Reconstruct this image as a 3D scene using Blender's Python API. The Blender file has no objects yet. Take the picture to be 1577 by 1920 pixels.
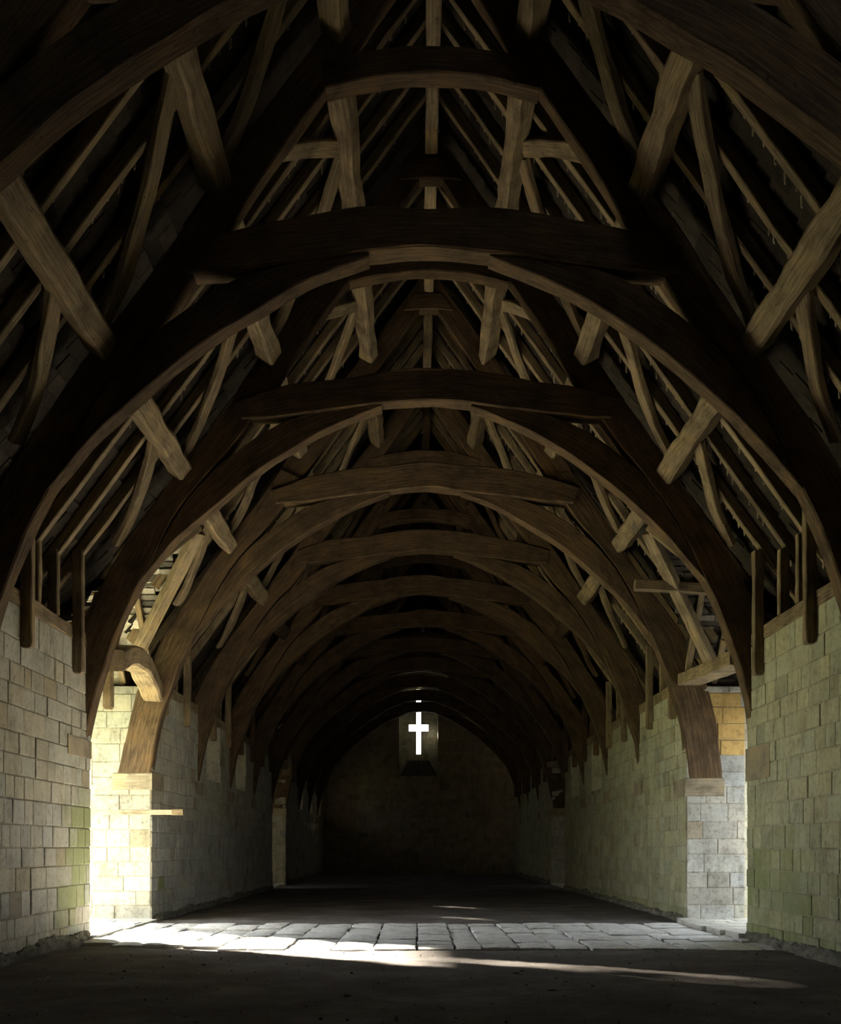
import bpy, math, random
from mathutils import Vector, Matrix, noise

# ------------------------------------------------------------------ camera, light, exposure
S = bpy.context.scene
COL = S.collection
EYE = 1.27                       # lens height above the barn floor
F_PX = 1935.0

cam_d = bpy.data.cameras.new('camera')
cam = bpy.data.objects.new('camera', cam_d)
COL.objects.link(cam)
cam.location = (0, 0, EYE)
cam.rotation_euler = (math.pi / 2, 0, 0)
cam_d.sensor_fit = 'VERTICAL'
cam_d.sensor_height = 24.0
cam_d.lens = 24.0 * F_PX / 1920.0
cam_d.shift_x = 3.5 / 1920.0
cam_d.shift_y = 630.0 / 1920.0
cam_d.clip_start = 0.05
cam_d.clip_end = 400
S.camera = cam

S.view_settings.view_transform = 'Standard'
S.view_settings.look = 'None'
S.view_settings.gamma = 1.0
S.view_settings.exposure = -0.15
S.view_settings.use_curve_mapping = False
S.cycles.use_denoising = True
S.cycles.max_bounces = 12
S.cycles.diffuse_bounces = 8
S.cycles.sample_clamp_indirect = 6.0

SKY = 12.5
SUN = 150.0
w = bpy.data.worlds.new('sky')
S.world = w
w.use_nodes = True
nt = w.node_tree
bg = nt.nodes['Background']
tc = nt.nodes.new('ShaderNodeTexCoord')
sx = nt.nodes.new('ShaderNodeSeparateXYZ')
nt.links.new(tc.outputs['Generated'], sx.inputs[0])
mr = nt.nodes.new('ShaderNodeMapRange')          # the sky is brighter on the sunny side
mr.inputs['From Min'].default_value = -1.0
mr.inputs['From Max'].default_value = 1.0
mr.inputs['To Min'].default_value = 1.3
mr.inputs['To Max'].default_value = 0.36
nt.links.new(sx.outputs['X'], mr.inputs['Value'])
mm = nt.nodes.new('ShaderNodeMath'); mm.operation = 'MULTIPLY'
mm.inputs[1].default_value = SKY
nt.links.new(mr.outputs[0], mm.inputs[0])
nt.links.new(mm.outputs[0], bg.inputs['Strength'])
bg.inputs['Color'].default_value = (0.86, 0.93, 1.0, 1)

sd = bpy.data.lights.new('sun', 'SUN')
sd.energy = SUN
sd.angle = math.radians(3.0)
sd.color = (1.0, 0.90, 0.74)
sun = bpy.data.objects.new('sun', sd)
COL.objects.link(sun)
sun.location = (-20, 30, 15)
sun.rotation_euler = Vector((1.0, -0.72, -0.53)).to_track_quat('-Z', 'Y').to_euler()


def portal(name, loc, normal, sx_, sy_):
    d = bpy.data.lights.new(name, 'AREA')
    d.shape = 'RECTANGLE'; d.size = sx_; d.size_y = sy_
    d.cycles.is_portal = True
    o = bpy.data.objects.new(name, d)
    COL.objects.link(o)
    o.location = loc
    o.rotation_euler = Vector(normal).to_track_quat('-Z', 'Z').to_euler()
    return o


portal('daylight_portal', (-6.6, 16.05, 1.95), (1, 0, 0), 3.5, 3.9)
portal('daylight_portal', (6.6, 16.05, 1.95), (-1, 0, 0), 3.5, 3.9)
portal('daylight_portal', (-6.6, 34.05, 1.95), (1, 0, 0), 3.5, 3.9)
portal('daylight_portal', (6.6, 34.05, 1.95), (-1, 0, 0), 3.5, 3.9)
portal('daylight_portal', (0.02, 50.45, 7.4), (0, -1, 0), 1.2, 3.6)

# ------------------------------------------------------------------ geometry constants (z measured from the lens)
WALL = 4.60                       # half width of the nave
TOP = 2.78                        # top of the side walls
ZR, K = 10.10, 1.37               # roof underside: z = ZR - K*|u|
LEAN = 0.018                      # the frame leans a little to the right as it rises
TY = [7.02 + 3.6 * i for i in range(12)]
TY[3] = 17.69
TY[8] = 35.70
GABLE = 49.5
OPEN = [(14.42, 17.72), (32.36, 35.72)]
PR_TOP, PR_K = 5.05, 1.25         # porch roof ridge height and slope
ORD = ['nearest', 'second', 'third', 'fourth', 'fifth', 'sixth', 'seventh', 'eighth', 'ninth',
       'tenth', 'eleventh', 'twelfth', 'thirteenth']
CNT = ['first', 'second', 'third', 'fourth', 'fifth', 'sixth']


def ZR_at(u):
    return ZR - K * abs(u)


def xyz(u, z, y):
    return Vector((u + LEAN * z, y, z + EYE))


def porch_z(y, k):
    a, b = OPEN[k]
    return PR_TOP - PR_K * abs(y - (a + b) / 2)


# ------------------------------------------------------------------ mesh helpers
class MB:
    def __init__(s):
        s.v = []; s.f = []; s.g = []; s.c = []

    def add(s, pts, faces, grain=None, col=None):
        n = len(s.v)
        s.v += [tuple(p) for p in pts]
        s.f += [tuple(i + n for i in f) for f in faces]
        s.g += grain if grain else [(0, 0, 0)] * len(pts)
        if col is None:
            s.c += [(0.5, 0.5, 0.5, 0)] * len(pts)
        elif isinstance(col, list):
            s.c += col
        else:
            s.c += [col] * len(pts)

    def quad(s, a, b, c, d, col=None):
        s.add([a, b, c, d], [(0, 1, 2, 3)], None, col)

    def box(s, lo, hi, col=None):
        x0, y0, z0 = lo; x1, y1, z1 = hi
        p = [(x0, y0, z0), (x1, y0, z0), (x1, y1, z0), (x0, y1, z0), (x0, y0, z1), (x1, y0, z1), (x1, y1, z1), (x0, y1, z1)]
        s.add(p, [(3, 2, 1, 0), (4, 5, 6, 7), (0, 1, 5, 4), (1, 2, 6, 5), (2, 3, 7, 6), (3, 0, 4, 7)], None, col)

    def build(s, name, mat, parent=None, smooth=True, angle=28):
        me = bpy.data.meshes.new(name)
        me.from_pydata(s.v, [], s.f)
        at = me.attributes.new('grain', 'FLOAT_VECTOR', 'POINT')
        at.data.foreach_set('vector', [k for g in s.g for k in g])
        ac = me.attributes.new('col', 'FLOAT_COLOR', 'POINT')
        ac.data.foreach_set('color', [k for c in s.c for k in c])
        me.materials.append(mat)
        me.update()
        if smooth:
            me.polygons.foreach_set('use_smooth', [True] * len(me.polygons))
            me.set_sharp_from_angle(angle=math.radians(angle))
        o = bpy.data.objects.new(name, me)
        COL.objects.link(o)
        if parent:
            o.parent = parent
        return o


def tag(o, label=None, cat=None, group=None, kind=None):
    if label: o['label'] = label
    if cat: o['category'] = cat
    if group: o['group'] = group
    if kind: o['kind'] = kind
    return o


def thing(name, label, cat, loc=(0, 0, 0), group=None):
    o = bpy.data.objects.new(name, None)
    o.empty_display_size = 0.2
    COL.objects.link(o)
    tag(o, label, cat, group)
    return o


def cr(pts, n):
    """resample a polyline of (a,b[,c]) control points as a Catmull-Rom curve with n points"""
    P = [Vector(p) for p in pts]
    if len(P) == 2:
        return [P[0].lerp(P[1], i / (n - 1)) for i in range(n)]
    m = len(P) - 1
    out = []
    for i in range(n):
        t = i / (n - 1) * m
        k = min(int(t), m - 1)
        t -= k
        p1, p2 = P[k], P[k + 1]
        p0 = P[k - 1] if k else p1 * 2 - p2
        p3 = P[k + 2] if k + 2 <= m else p2 * 2 - p1
        out.append(0.5 * ((2 * p1) + (p2 - p0) * t + (2 * p0 - 5 * p1 + 4 * p2 - p3) * t * t + (3 * p1 - p0 - 3 * p2 + p3) * t ** 3))
    return out


def loft(mb, st, cham=0.018, jit=0.006, rnd=random):
    """st: list of (centre, half vector A, half vector B); hewn timber with chamfered arrises"""
    off = (rnd.uniform(0, 50), rnd.uniform(0, 50), rnd.uniform(0, 50))
    pts = []; gr = []
    L = 0
    prev = None
    n = len(st)
    sd = rnd.uniform(0, 100)
    for i, (P, A, B) in enumerate(st):
        if prev is not None:
            L += (P - prev).length
        prev = P
        a, b = max(A.length, 1e-4), max(B.length, 1e-4)
        ca = min(cham / a, 0.45); cb = min(cham / b, 0.45)
        k = 0
        for (p, q) in ((-1, -1 + cb), (-1 + ca, -1), (1 - ca, -1), (1, -1 + cb), (1, 1 - cb), (1 - ca, 1), (-1 + ca, 1), (-1, 1 - cb)):
            cn = k // 2
            j = Vector((noise.noise((L * 2.3, cn * 7.1, sd)), noise.noise((L * 2.3, cn * 7.1, sd + 31)), noise.noise((L * 2.3, cn * 7.1, sd + 57)))) * jit * 2.2
            pts.append(P + A * p + B * q + j)
            gr.append((L + off[0], p * a + off[1], q * b + off[2]))
            k += 1
    fc = []
    for i in range(n - 1):
        for k in range(8):
            a0 = i * 8 + k; a1 = i * 8 + (k + 1) % 8
            fc.append((a0, a1, a1 + 8, a0 + 8))
    fc.append(tuple(range(7, -1, -1)))
    fc.append(tuple(range((n - 1) * 8, n * 8)))
    # orient faces outward
    c = (st[0][1].cross(st[0][2])).dot(st[min(1, n - 1)][0] - st[0][0])
    if c < 0:
        fc = [f[::-1] for f in fc]
    mb.add(pts, fc, gr)


def planar(mb, inner, outer, y0, y1, side=1, n=24, cham=0.018, jit=0.006, rnd=random):
    """timber lying in the plane of a truss between two edge curves (u,z), from y0 to y1"""
    a = cr([(p[0], p[1], 0) for p in inner], n)
    b = cr([(p[0], p[1], 0) for p in outer], n)
    st = []
    for p, q in zip(a, b):
        P = xyz(side * p.x, p.y, (y0 + y1) / 2); Q = xyz(side * q.x, q.y, (y0 + y1) / 2)
        st.append(((P + Q) / 2, (Q - P) / 2, Vector((0, (y1 - y0) / 2, 0))))
    loft(mb, st, cham, jit, rnd)


def beam(mb, pts, w_, h_, up, n=8, cham=0.014, jit=0.005, rnd=random, taper=None):
    """bent timber along pts; h_ is measured along up, w_ across"""
    c = cr(pts, n)
    st = []
    for i, p in enumerate(c):
        t = (c[min(i + 1, n - 1)] - c[max(i - 1, 0)]).normalized()
        U = Vector(up); U = (U - t * U.dot(t)).normalized()
        W = t.cross(U)
        k = taper[0] + (taper[1] - taper[0]) * i / (n - 1) if taper else 1
        st.append((p, W * (w_ / 2 * k), U * (h_ / 2 * k)))
    loft(mb, st, cham, jit, rnd)


# ------------------------------------------------------------------ materials
def mat(name):
    m = bpy.data.materials.new(name)
    m.use_nodes = True
    return m, m.node_tree, m.node_tree.nodes['Principled BSDF']


def N(t, kind, **kw):
    n = t.nodes.new(kind)
    for k, v in kw.items():
        if hasattr(n, k) and not k[0].isupper():
            setattr(n, k, v)
        else:
            n.inputs[k.replace('_', ' ')].default_value = v
    return n


def ramp(t, src, stops):
    r = t.nodes.new('ShaderNodeValToRGB')
    e = r.color_ramp.elements
    while len(e) > 1: e.remove(e[-1])
    e[0].position = stops[0][0]; e[0].color = (*stops[0][1], 1)
    for p, c in stops[1:]:
        q = e.new(p); q.color = (*c, 1)
    t.links.new(src, r.inputs[0])
    return r


def mix(t, fac, a, b, mode='MIX'):
    m = t.nodes.new('ShaderNodeMix')
    m.data_type = 'RGBA'; m.blend_type = mode
    for s, v in ((m.inputs[0], fac), (m.inputs[6], a), (m.inputs[7], b)):
        if hasattr(v, 'links'):
            t.links.new(v, s)
        elif isinstance(v, (int, float)):
            s.default_value = v
        else:
            s.default_value = (*v, 1)
    return m.outputs[2]


def wood(name, dark, mid, light, rough=0.8):
    m, t, b = mat(name)
    g = t.nodes.new('ShaderNodeAttribute'); g.attribute_name = 'grain'
    mp = t.nodes.new('ShaderNodeMapping'); mp.inputs['Scale'].default_value = (1.3, 30, 30)
    t.links.new(g.outputs['Vector'], mp.inputs[0])
    n1 = N(t, 'ShaderNodeTexNoise', Scale=1.6, Detail=9.0, Roughness=0.68)
    t.links.new(mp.outputs[0], n1.inputs['Vector'])
    n2 = N(t, 'ShaderNodeTexNoise', Scale=2.4, Detail=5.0, Roughness=0.6)
    t.links.new(g.outputs['Vector'], n2.inputs['Vector'])
    r1 = ramp(t, n1.outputs[0], [(0.26, dark), (0.47, mid), (0.72, light)])
    r2 = ramp(t, n2.outputs[0], [(0.30, (0.45, 0.41, 0.36)), (0.50, (1, 1, 1)), (0.72, (1.45, 1.32, 1.0))])
    c = mix(t, 0.85, r1.outputs[0], r2.outputs[0], 'MULTIPLY')
    oi = t.nodes.new('ShaderNodeObjectInfo')
    r3 = ramp(t, oi.outputs['Random'], [(0.0, (0.78, 0.76, 0.74)), (1.0, (1.12, 1.1, 1.06))])
    c = mix(t, 1.0, c, r3.outputs[0], 'MULTIPLY')
    # fine splits and worm holes
    mp2 = t.nodes.new('ShaderNodeMapping'); mp2.inputs['Scale'].default_value = (0.7, 9, 9)
    t.links.new(g.outputs['Vector'], mp2.inputs[0])
    n3 = N(t, 'ShaderNodeTexNoise', Scale=1.3, Detail=2.0, Roughness=0.5)
    t.links.new(mp2.outputs[0], n3.inputs['Vector'])
    r4 = ramp(t, n3.outputs[0], [(0.492, (1, 1, 1)), (0.5, (0.25, 0.2, 0.16)), (0.508, (1, 1, 1))])
    c = mix(t, 0.55, c, r4.outputs[0], 'MULTIPLY')
    vo = N(t, 'ShaderNodeTexVoronoi', Scale=5.5)
    t.links.new(g.outputs['Vector'], vo.inputs['Vector'])
    r5 = ramp(t, vo.outputs['Distance'], [(0.045, (0.2, 0.15, 0.1)), (0.07, (1, 1, 1))])
    c = mix(t, 0.8, c, r5.outputs[0], 'MULTIPLY')
    t.links.new(c, b.inputs['Base Color'])
    b.inputs['Roughness'].default_value = rough
    b.inputs['Specular IOR Level'].default_value = 0.2
    h = t.nodes.new('ShaderNodeMath'); h.operation = 'ADD'
    t.links.new(n1.outputs[0], h.inputs[0]); t.links.new(r4.outputs[0], h.inputs[1])
    bp = N(t, 'ShaderNodeBump', Strength=0.55, Distance=0.02)
    t.links.new(h.outputs[0], bp.inputs['Height'])
    t.links.new(bp.outputs[0], b.inputs['Normal'])
    return m


def stone(name, sc=1.0, bump=0.6, stain=0.8, rough=0.9):
    m, t, b = mat(name)
    a = t.nodes.new('ShaderNodeAttribute'); a.attribute_name = 'col'
    tc = t.nodes.new('ShaderNodeTexCoord')
    n1 = N(t, 'ShaderNodeTexNoise', Scale=2.3 * sc, Detail=10.0, Roughness=0.7)
    n2 = N(t, 'ShaderNodeTexNoise', Scale=15 * sc, Detail=8.0, Roughness=0.75)
    mp = t.nodes.new('ShaderNodeMapping'); mp.inputs['Scale'].default_value = (6, 6, 1.1)
    t.links.new(tc.outputs['Object'], mp.inputs[0])
    n3 = N(t, 'ShaderNodeTexNoise', Scale=1.2, Detail=6.0, Roughness=0.65)
    t.links.new(mp.outputs[0], n3.inputs['Vector'])
    for n in (n1, n2): t.links.new(tc.outputs['Object'], n.inputs['Vector'])
    r1 = ramp(t, n1.outputs[0], [(0.28, (0.42, 0.40, 0.36)), (0.47, (0.95, 0.95, 0.93)), (0.7, (1.18, 1.15, 1.08))])
    r2 = ramp(t, n2.outputs[0], [(0.34, (0.38, 0.36, 0.32)), (0.47, (1, 1, 1)), (0.72, (1.18, 1.18, 1.16))])
    r3 = ramp(t, n3.outputs[0], [(0.30, (0.45, 0.44, 0.38)), (0.5, (1, 1, 1))])
    c = mix(t, stain, a.outputs['Color'], r1.outputs[0], 'MULTIPLY')
    c = mix(t, 0.7, c, r2.outputs[0], 'MULTIPLY')
    c = mix(t, 0.5, c, r3.outputs[0], 'MULTIPLY')
    # moss and algae where the attribute says it grows
    n4 = N(t, 'ShaderNodeTexNoise', Scale=5.0, Detail=8.0, Roughness=0.7)
    t.links.new(tc.outputs['Object'], n4.inputs['Vector'])
    ms = t.nodes.new('ShaderNodeMath'); ms.operation = 'MULTIPLY_ADD'
    t.links.new(a.outputs['Alpha'], ms.inputs[0]); ms.inputs[1].default_value = 1.5
    sub = t.nodes.new('ShaderNodeMath'); sub.operation = 'MULTIPLY_ADD'
    t.links.new(n4.outputs[0], sub.inputs[0]); sub.inputs[1].default_value = 1.6; sub.inputs[2].default_value = -1.35
    t.links.new(sub.outputs[0], ms.inputs[2])
    cl = t.nodes.new('ShaderNodeClamp'); t.links.new(ms.outputs[0], cl.inputs[0]); cl.inputs[2].default_value = 0.8
    c = mix(t, cl.outputs[0], c, (0.175, 0.20, 0.07))
    t.links.new(c, b.inputs['Base Color'])
    b.inputs['Roughness'].default_value = rough
    b.inputs['Specular IOR Level'].default_value = 0.15
    h = t.nodes.new('ShaderNodeMath'); h.operation = 'MULTIPLY_ADD'
    t.links.new(n2.outputs[0], h.inputs[0]); h.inputs[1].default_value = 0.5; t.links.new(n1.outputs[0], h.inputs[2])
    bp = N(t, 'ShaderNodeBump', Strength=bump, Distance=0.03)
    t.links.new(h.outputs[0], bp.inputs['Height'])
    t.links.new(bp.outputs[0], b.inputs['Normal'])
    return m


def earth_mat():
    m, t, b = mat('trodden_earth')
    tc = t.nodes.new('ShaderNodeTexCoord')
    n1 = N(t, 'ShaderNodeTexNoise', Scale=0.9, Detail=10.0, Roughness=0.7)
    n2 = N(t, 'ShaderNodeTexNoise', Scale=38, Detail=6.0, Roughness=0.8)
    vo = N(t, 'ShaderNodeTexVoronoi', Scale=24)
    for n in (n1, n2, vo): t.links.new(tc.outputs['Object'], n.inputs['Vector'])
    r1 = ramp(t, n1.outputs[0], [(0.3, (0.085, 0.076, 0.069)), (0.5, (0.145, 0.132, 0.122)), (0.68, (0.225, 0.212, 0.20))])
    r2 = ramp(t, n2.outputs[0], [(0.3, (0.5, 0.48, 0.46)), (0.5, (1, 1, 1)), (0.75, (1.35, 1.32, 1.28))])
    c = mix(t, 0.9, r1.outputs[0], r2.outputs[0], 'MULTIPLY')
    t.links.new(c, b.inputs['Base Color'])
    b.inputs['Roughness'].default_value = 0.95
    b.inputs['Specular IOR Level'].default_value = 0.1
    h = t.nodes.new('ShaderNodeMath'); h.operation = 'MULTIPLY_ADD'
    t.links.new(n2.outputs[0], h.inputs[0]); h.inputs[1].default_value = 0.6; t.links.new(n1.outputs[0], h.inputs[2])
    bp = N(t, 'ShaderNodeBump', Strength=0.7, Distance=0.04)
    t.links.new(h.outputs[0], bp.inputs['Height'])
    t.links.new(bp.outputs[0], b.inputs['Normal'])
    return m


def flat(name, col, rough=0.9):
    m, t, b = mat(name)
    tc = t.nodes.new('ShaderNodeTexCoord')
    n1 = N(t, 'ShaderNodeTexNoise', Scale=3.0, Detail=8.0, Roughness=0.7)
    t.links.new(tc.outputs['Object'], n1.inputs['Vector'])
    r = ramp(t, n1.outputs[0], [(0.3, tuple(k * 0.6 for k in col)), (0.7, tuple(min(k * 1.3, 1) for k in col))])
    t.links.new(r.outputs[0], b.inputs['Base Color'])
    b.inputs['Roughness'].default_value = rough
    return m


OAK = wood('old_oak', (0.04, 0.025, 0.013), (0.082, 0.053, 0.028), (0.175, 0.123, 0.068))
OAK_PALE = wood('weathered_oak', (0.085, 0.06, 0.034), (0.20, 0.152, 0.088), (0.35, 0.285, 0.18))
OAK_GREY = wood('grey_timber', (0.18, 0.15, 0.105), (0.29, 0.25, 0.175), (0.38, 0.34, 0.255))
STONE = stone('ashlar_limestone')
RUBBLE = stone('rubble_footing', 1.6, 0.9, 1.0)
FLAGS = stone('paving_limestone', 1.5, 0.8, 0.7, 0.75)
SLATE = stone('stone_slate', 1.8, 0.8, 0.9)
EARTH = earth_mat()
BACKING = flat('dark_backing', (0.03, 0.027, 0.024))
GRASS = flat('lawn_grass', (0.24, 0.33, 0.08))
GRAVEL = flat('yard_gravel', (0.42, 0.40, 0.36))

R = random.Random(11)


# ------------------------------------------------------------------ masonry
def blocks(mb, P0, U, V, Nn, ulen, vlen, seed, base, hole=None, ch=(0.23, 0.30), bw=(0.22, 0.52), moss=None, clip=None, ochre=None, v0=0.0, depth=0.013):
    """courses of bevelled ashlar blocks standing proud of a mortar plane"""
    r = random.Random(seed)
    P0, U, V, Nn = Vector(P0), Vector(U), Vector(V), Vector(Nn)
    v = v0
    while v < vlen - 0.04:
        h = r.uniform(*ch)
        if v + h > vlen - 0.10: h = vlen - v
        u = -r.uniform(0, 0.3)
        while u < ulen:
            wd = r.uniform(*bw)
            if r.random() < 0.08: wd *= 1.4
            a, b_ = max(u, 0), min(u + wd, ulen)
            if ulen - b_ < 0.10: b_ = ulen; 
            u += wd
            if b_ - a < 0.05: continue
            pieces = [(a, b_, v, v + h)]
            if hole:
                for (h0, h1, g0, g1) in hole:
                    out = []
                    for (p, q, s_, t_) in pieces:
                        if q <= h0 or p >= h1 or t_ <= g0 or s_ >= g1:
                            out.append((p, q, s_, t_)); continue
                        if p < h0: out.append((p, h0, s_, t_))
                        if q > h1: out.append((h1, q, s_, t_))
                        pp, qq = max(p, h0), min(q, h1)
                        if s_ < g0: out.append((pp, qq, s_, g0))
                        if t_ > g1: out.append((pp, qq, g1, t_))
                    pieces = out
            for (p, q, s_, t_) in pieces:
                if q - p < 0.03 or t_ - s_ < 0.03: continue
                cu, cv = (p + q) / 2, (s_ + t_) / 2
                if clip and not clip(cu, cv, (q - p) / 2, (t_ - s_) / 2): continue
                g = 0.004 + r.uniform(0, 0.004)
                pr = depth + r.uniform(-0.006, 0.010)
                bv = 0.008 + r.uniform(0, 0.006)
                tone = r.gauss(1, 0.055)
                if r.random() < 0.05: tone *= 0.8
                warm = r.gauss(0, 0.02)
                c = [max(0.05, base[0] * tone * (1 + warm)), max(0.05, base[1] * tone), max(0.04, base[2] * tone * (1 - 1.6 * warm))]
                if r.random() < 0.035: c = [c[0] * .80, c[1] * .745, c[2] * .66]
                if base is BASE_L and cv < 1.7: c = [c[0] * .93, c[1] * .96, c[2] * 1.06]
                if ochre and ochre(cu, cv): c = [0.50, 0.34, 0.13]
                m_ = moss(cu, cv) if moss else 0.0
                if m_ > 0.02: m_ *= r.uniform(0.7, 1.3)
                co = (c[0], c[1], c[2], min(m_, 1))
                jt = [r.uniform(-0.004, 0.004) for _ in range(8)]
                o = [(p + g, s_ + g), (q - g, s_ + g), (q - g, t_ - g), (p + g, t_ - g)]
                i_ = [(p + g + bv + jt[0], s_ + g + bv + jt[1]), (q - g - bv + jt[2], s_ + g + bv + jt[3]), (q - g - bv + jt[4], t_ - g - bv + jt[5]), (p + g + bv + jt[6], t_ - g - bv + jt[7])]
                pts = [P0 + U * x + V * y for x, y in o]
                pts += [P0 + U * x + V * y + Nn * (pr * 0.7) for x, y in o]
                pts += [P0 + U * x + V * y + Nn * (pr + r.uniform(-0.002, 0.002)) for x, y in i_]
                fs = [(8, 9, 10, 11)]
                for k in range(4):
                    l = (k + 1) % 4
                    fs += [(k, l, l + 4, k + 4), (k + 4, l + 4, l + 8, k + 8)]
                if U.cross(V).dot(Nn) < 0: fs = [f[::-1] for f in fs]
                mb.add(pts, fs, None, co)
        v += h


MORTAR = (0.33, 0.30, 0.23, 0.0)
BASE_L = (0.385, 0.362, 0.285)
BASE_R = (0.355, 0.345, 0.235)
WIN_L = [23.1, 26.6, 40.2, 43.8, 47.5]
WIN_R = [ 26.6, 30.3, 40.4, 45.0]
WZ0, WZ1 = 1.50, TOP - 0.02
WW = 1.50                                            # slit embrasure width at the inner face
SLIT = 0.055


def side_wall(side, segs, wins, base, seed):
    mb = MB()
    X = WALL * side
    XO = (WALL + 1.0) * side
    for si, (ya, yb) in enumerate(segs):
        hs = [(y - WW / 2, y + WW / 2) for y in wins if ya + 0.5 < y < yb - 0.5]
        # inner and outer planes around the embrasures
        cuts = [ya] + [k for h in hs for k in h] + [yb]
        z0, z1, zt = -0.15, WZ0 + EYE, TOP + EYE
        def face(x, y0, y1, a, b_):
            mb.quad((x, y0, a), (x, y1, a), (x, y1, b_), (x, y0, b_), MORTAR)
        for x in (X, XO):
            face(x, ya, yb, z0, z1)
        for k in range(0, len(cuts), 2):
            face(X, cuts[k], cuts[k + 1], z1, zt)
        oc = [ya] + [k for h in hs for k in ((h[0] + h[1]) / 2 - SLIT, (h[0] + h[1]) / 2 + SLIT)] + [yb]
        for k in range(0, len(oc), 2):
            face(XO, oc[k], oc[k + 1], z1, zt)
        for (h0, h1) in hs:                          # splayed cheeks, sloping sill and lintel
            c = (h0 + h1) / 2
            sc_ = (base[0], base[1], base[2], 0)
            a0, a1 = c - SLIT, c + SLIT
            mb.quad((X, h0, z1), (XO, a0, z1 + 0.12), (XO, a0, zt), (X, h0, zt), sc_)
            mb.quad((X, h1, z1), (XO, a1, z1 + 0.12), (XO, a1, zt), (X, h1, zt), sc_)
            mb.quad((X, h0, z1), (X, h1, z1), (XO, a1, z1 + 0.12), (XO, a0, z1 + 0.12), sc_)
            mb.quad((XO, a0, z1), (XO, a1, z1), (XO, a1, z1 + 0.12), (XO, a0, z1 + 0.12), sc_)
            mb.quad((X, h0, zt), (X, h1, zt), (XO, a1, zt), (XO, a0, zt), sc_)
        # top and ends
        k = 0
        mb.quad((X, ya, zt), (X, yb, zt), (XO, yb, zt), (XO, ya, zt), MORTAR)
        mb.quad((X, ya, z0), (XO, ya, z0), (XO, ya, zt), (X, ya, zt), MORTAR)
        mb.quad((X, yb, z0), (XO, yb, z0), (XO, yb, zt), (X, yb, zt), MORTAR)
        hol = [(h0 - ya, h1 - ya, WZ0 + EYE, 9) for h0, h1 in hs]

        def moss(cu, cv, ya=ya, side=side):
            y = ya + cu
            m_ = 0.0
            if side < 0:
                m_ += 1.0 * math.exp(-((y - 14.0) / 0.75) ** 2 - ((cv - 1.35) / 0.75) ** 2)
                m_ += 0.6 * math.exp(-((y - 13.3) / 0.9) ** 2 - ((cv - 0.55) / 0.4) ** 2)
                m_ += 1.1 * math.exp(-((y - 18.45) / 0.13) ** 2 - ((cv - 0.62) / 0.30) ** 2)
            else:
                m_ += 0.45 * math.exp(-((cv - 0.5) / 1.2) ** 2) * (1 if y < 26 else 0.3)
                m_ += 0.5 * math.exp(-((y - 12.6) / 0.7) ** 2 - ((cv - 1.0) / 0.6) ** 2)
                m_ += 0.35 * math.exp(-((y - 14.1) / 0.5) ** 2)
            m_ += 0.35 * math.exp(-(cv / 0.2) ** 2)
            return m_
        blocks(mb, (X, ya, 0), (0, 1, 0), (0, 0, 1), (-side, 0, 0), yb - ya, TOP + EYE, seed + si, base, hol, moss=moss)
        # jamb faces at each end of the run
        def mossj(cu, cv, side=side):
            if side < 0:
                return 1.0 * math.exp(-((cu - 0.85) / 0.22) ** 2 - ((cv - 0.78) / 0.16) ** 2) + 0.7 * math.exp(-((cu - 0.40) / 0.10) ** 2 - ((cv - 0.35) / 0.2) ** 2) + 0.5 * math.exp(-((cu - 0.85) / 0.25) ** 2 - ((cv - 0.3) / 0.2) ** 2)
            return 0.55 * math.exp(-(cv / 0.25) ** 2)
        oc_ = (lambda cu, cv: 2.15 + 0.75 < cv < 3.9 and 0.05 < cu < 0.92) if side > 0 else None
        if ya > 0:
            blocks(mb, (X, ya, 0), (side, 0, 0), (0, 0, 1), (0, -1, 0), 1.0, TOP + EYE, seed + 40 + si, ((0.33, 0.32, 0.265) if side < 0 else (0.40, 0.39, 0.355)), None, (0.24, 0.32), (0.34, 0.7), mossj, ochre=oc_ if si == 1 else None)
        if yb < GABLE - 1:
            blocks(mb, (X, yb, 0), (side, 0, 0), (0, 0, 1), (0, 1, 0), 1.0, TOP + EYE, seed + 60 + si, base, None)
    o = mb.build('wall_left' if side < 0 else 'wall_right', STONE, None, False)
    tag(o, None, None, None, 'structure')
    return o


SEGS = [(-1.2, OPEN[0][0]), (OPEN[0][1], OPEN[1][0]), (OPEN[1][1], GABLE)]
side_wall(-1, SEGS, WIN_L, BASE_L, 100)
side_wall(1, SEGS, WIN_R, BASE_R, 200)


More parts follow.
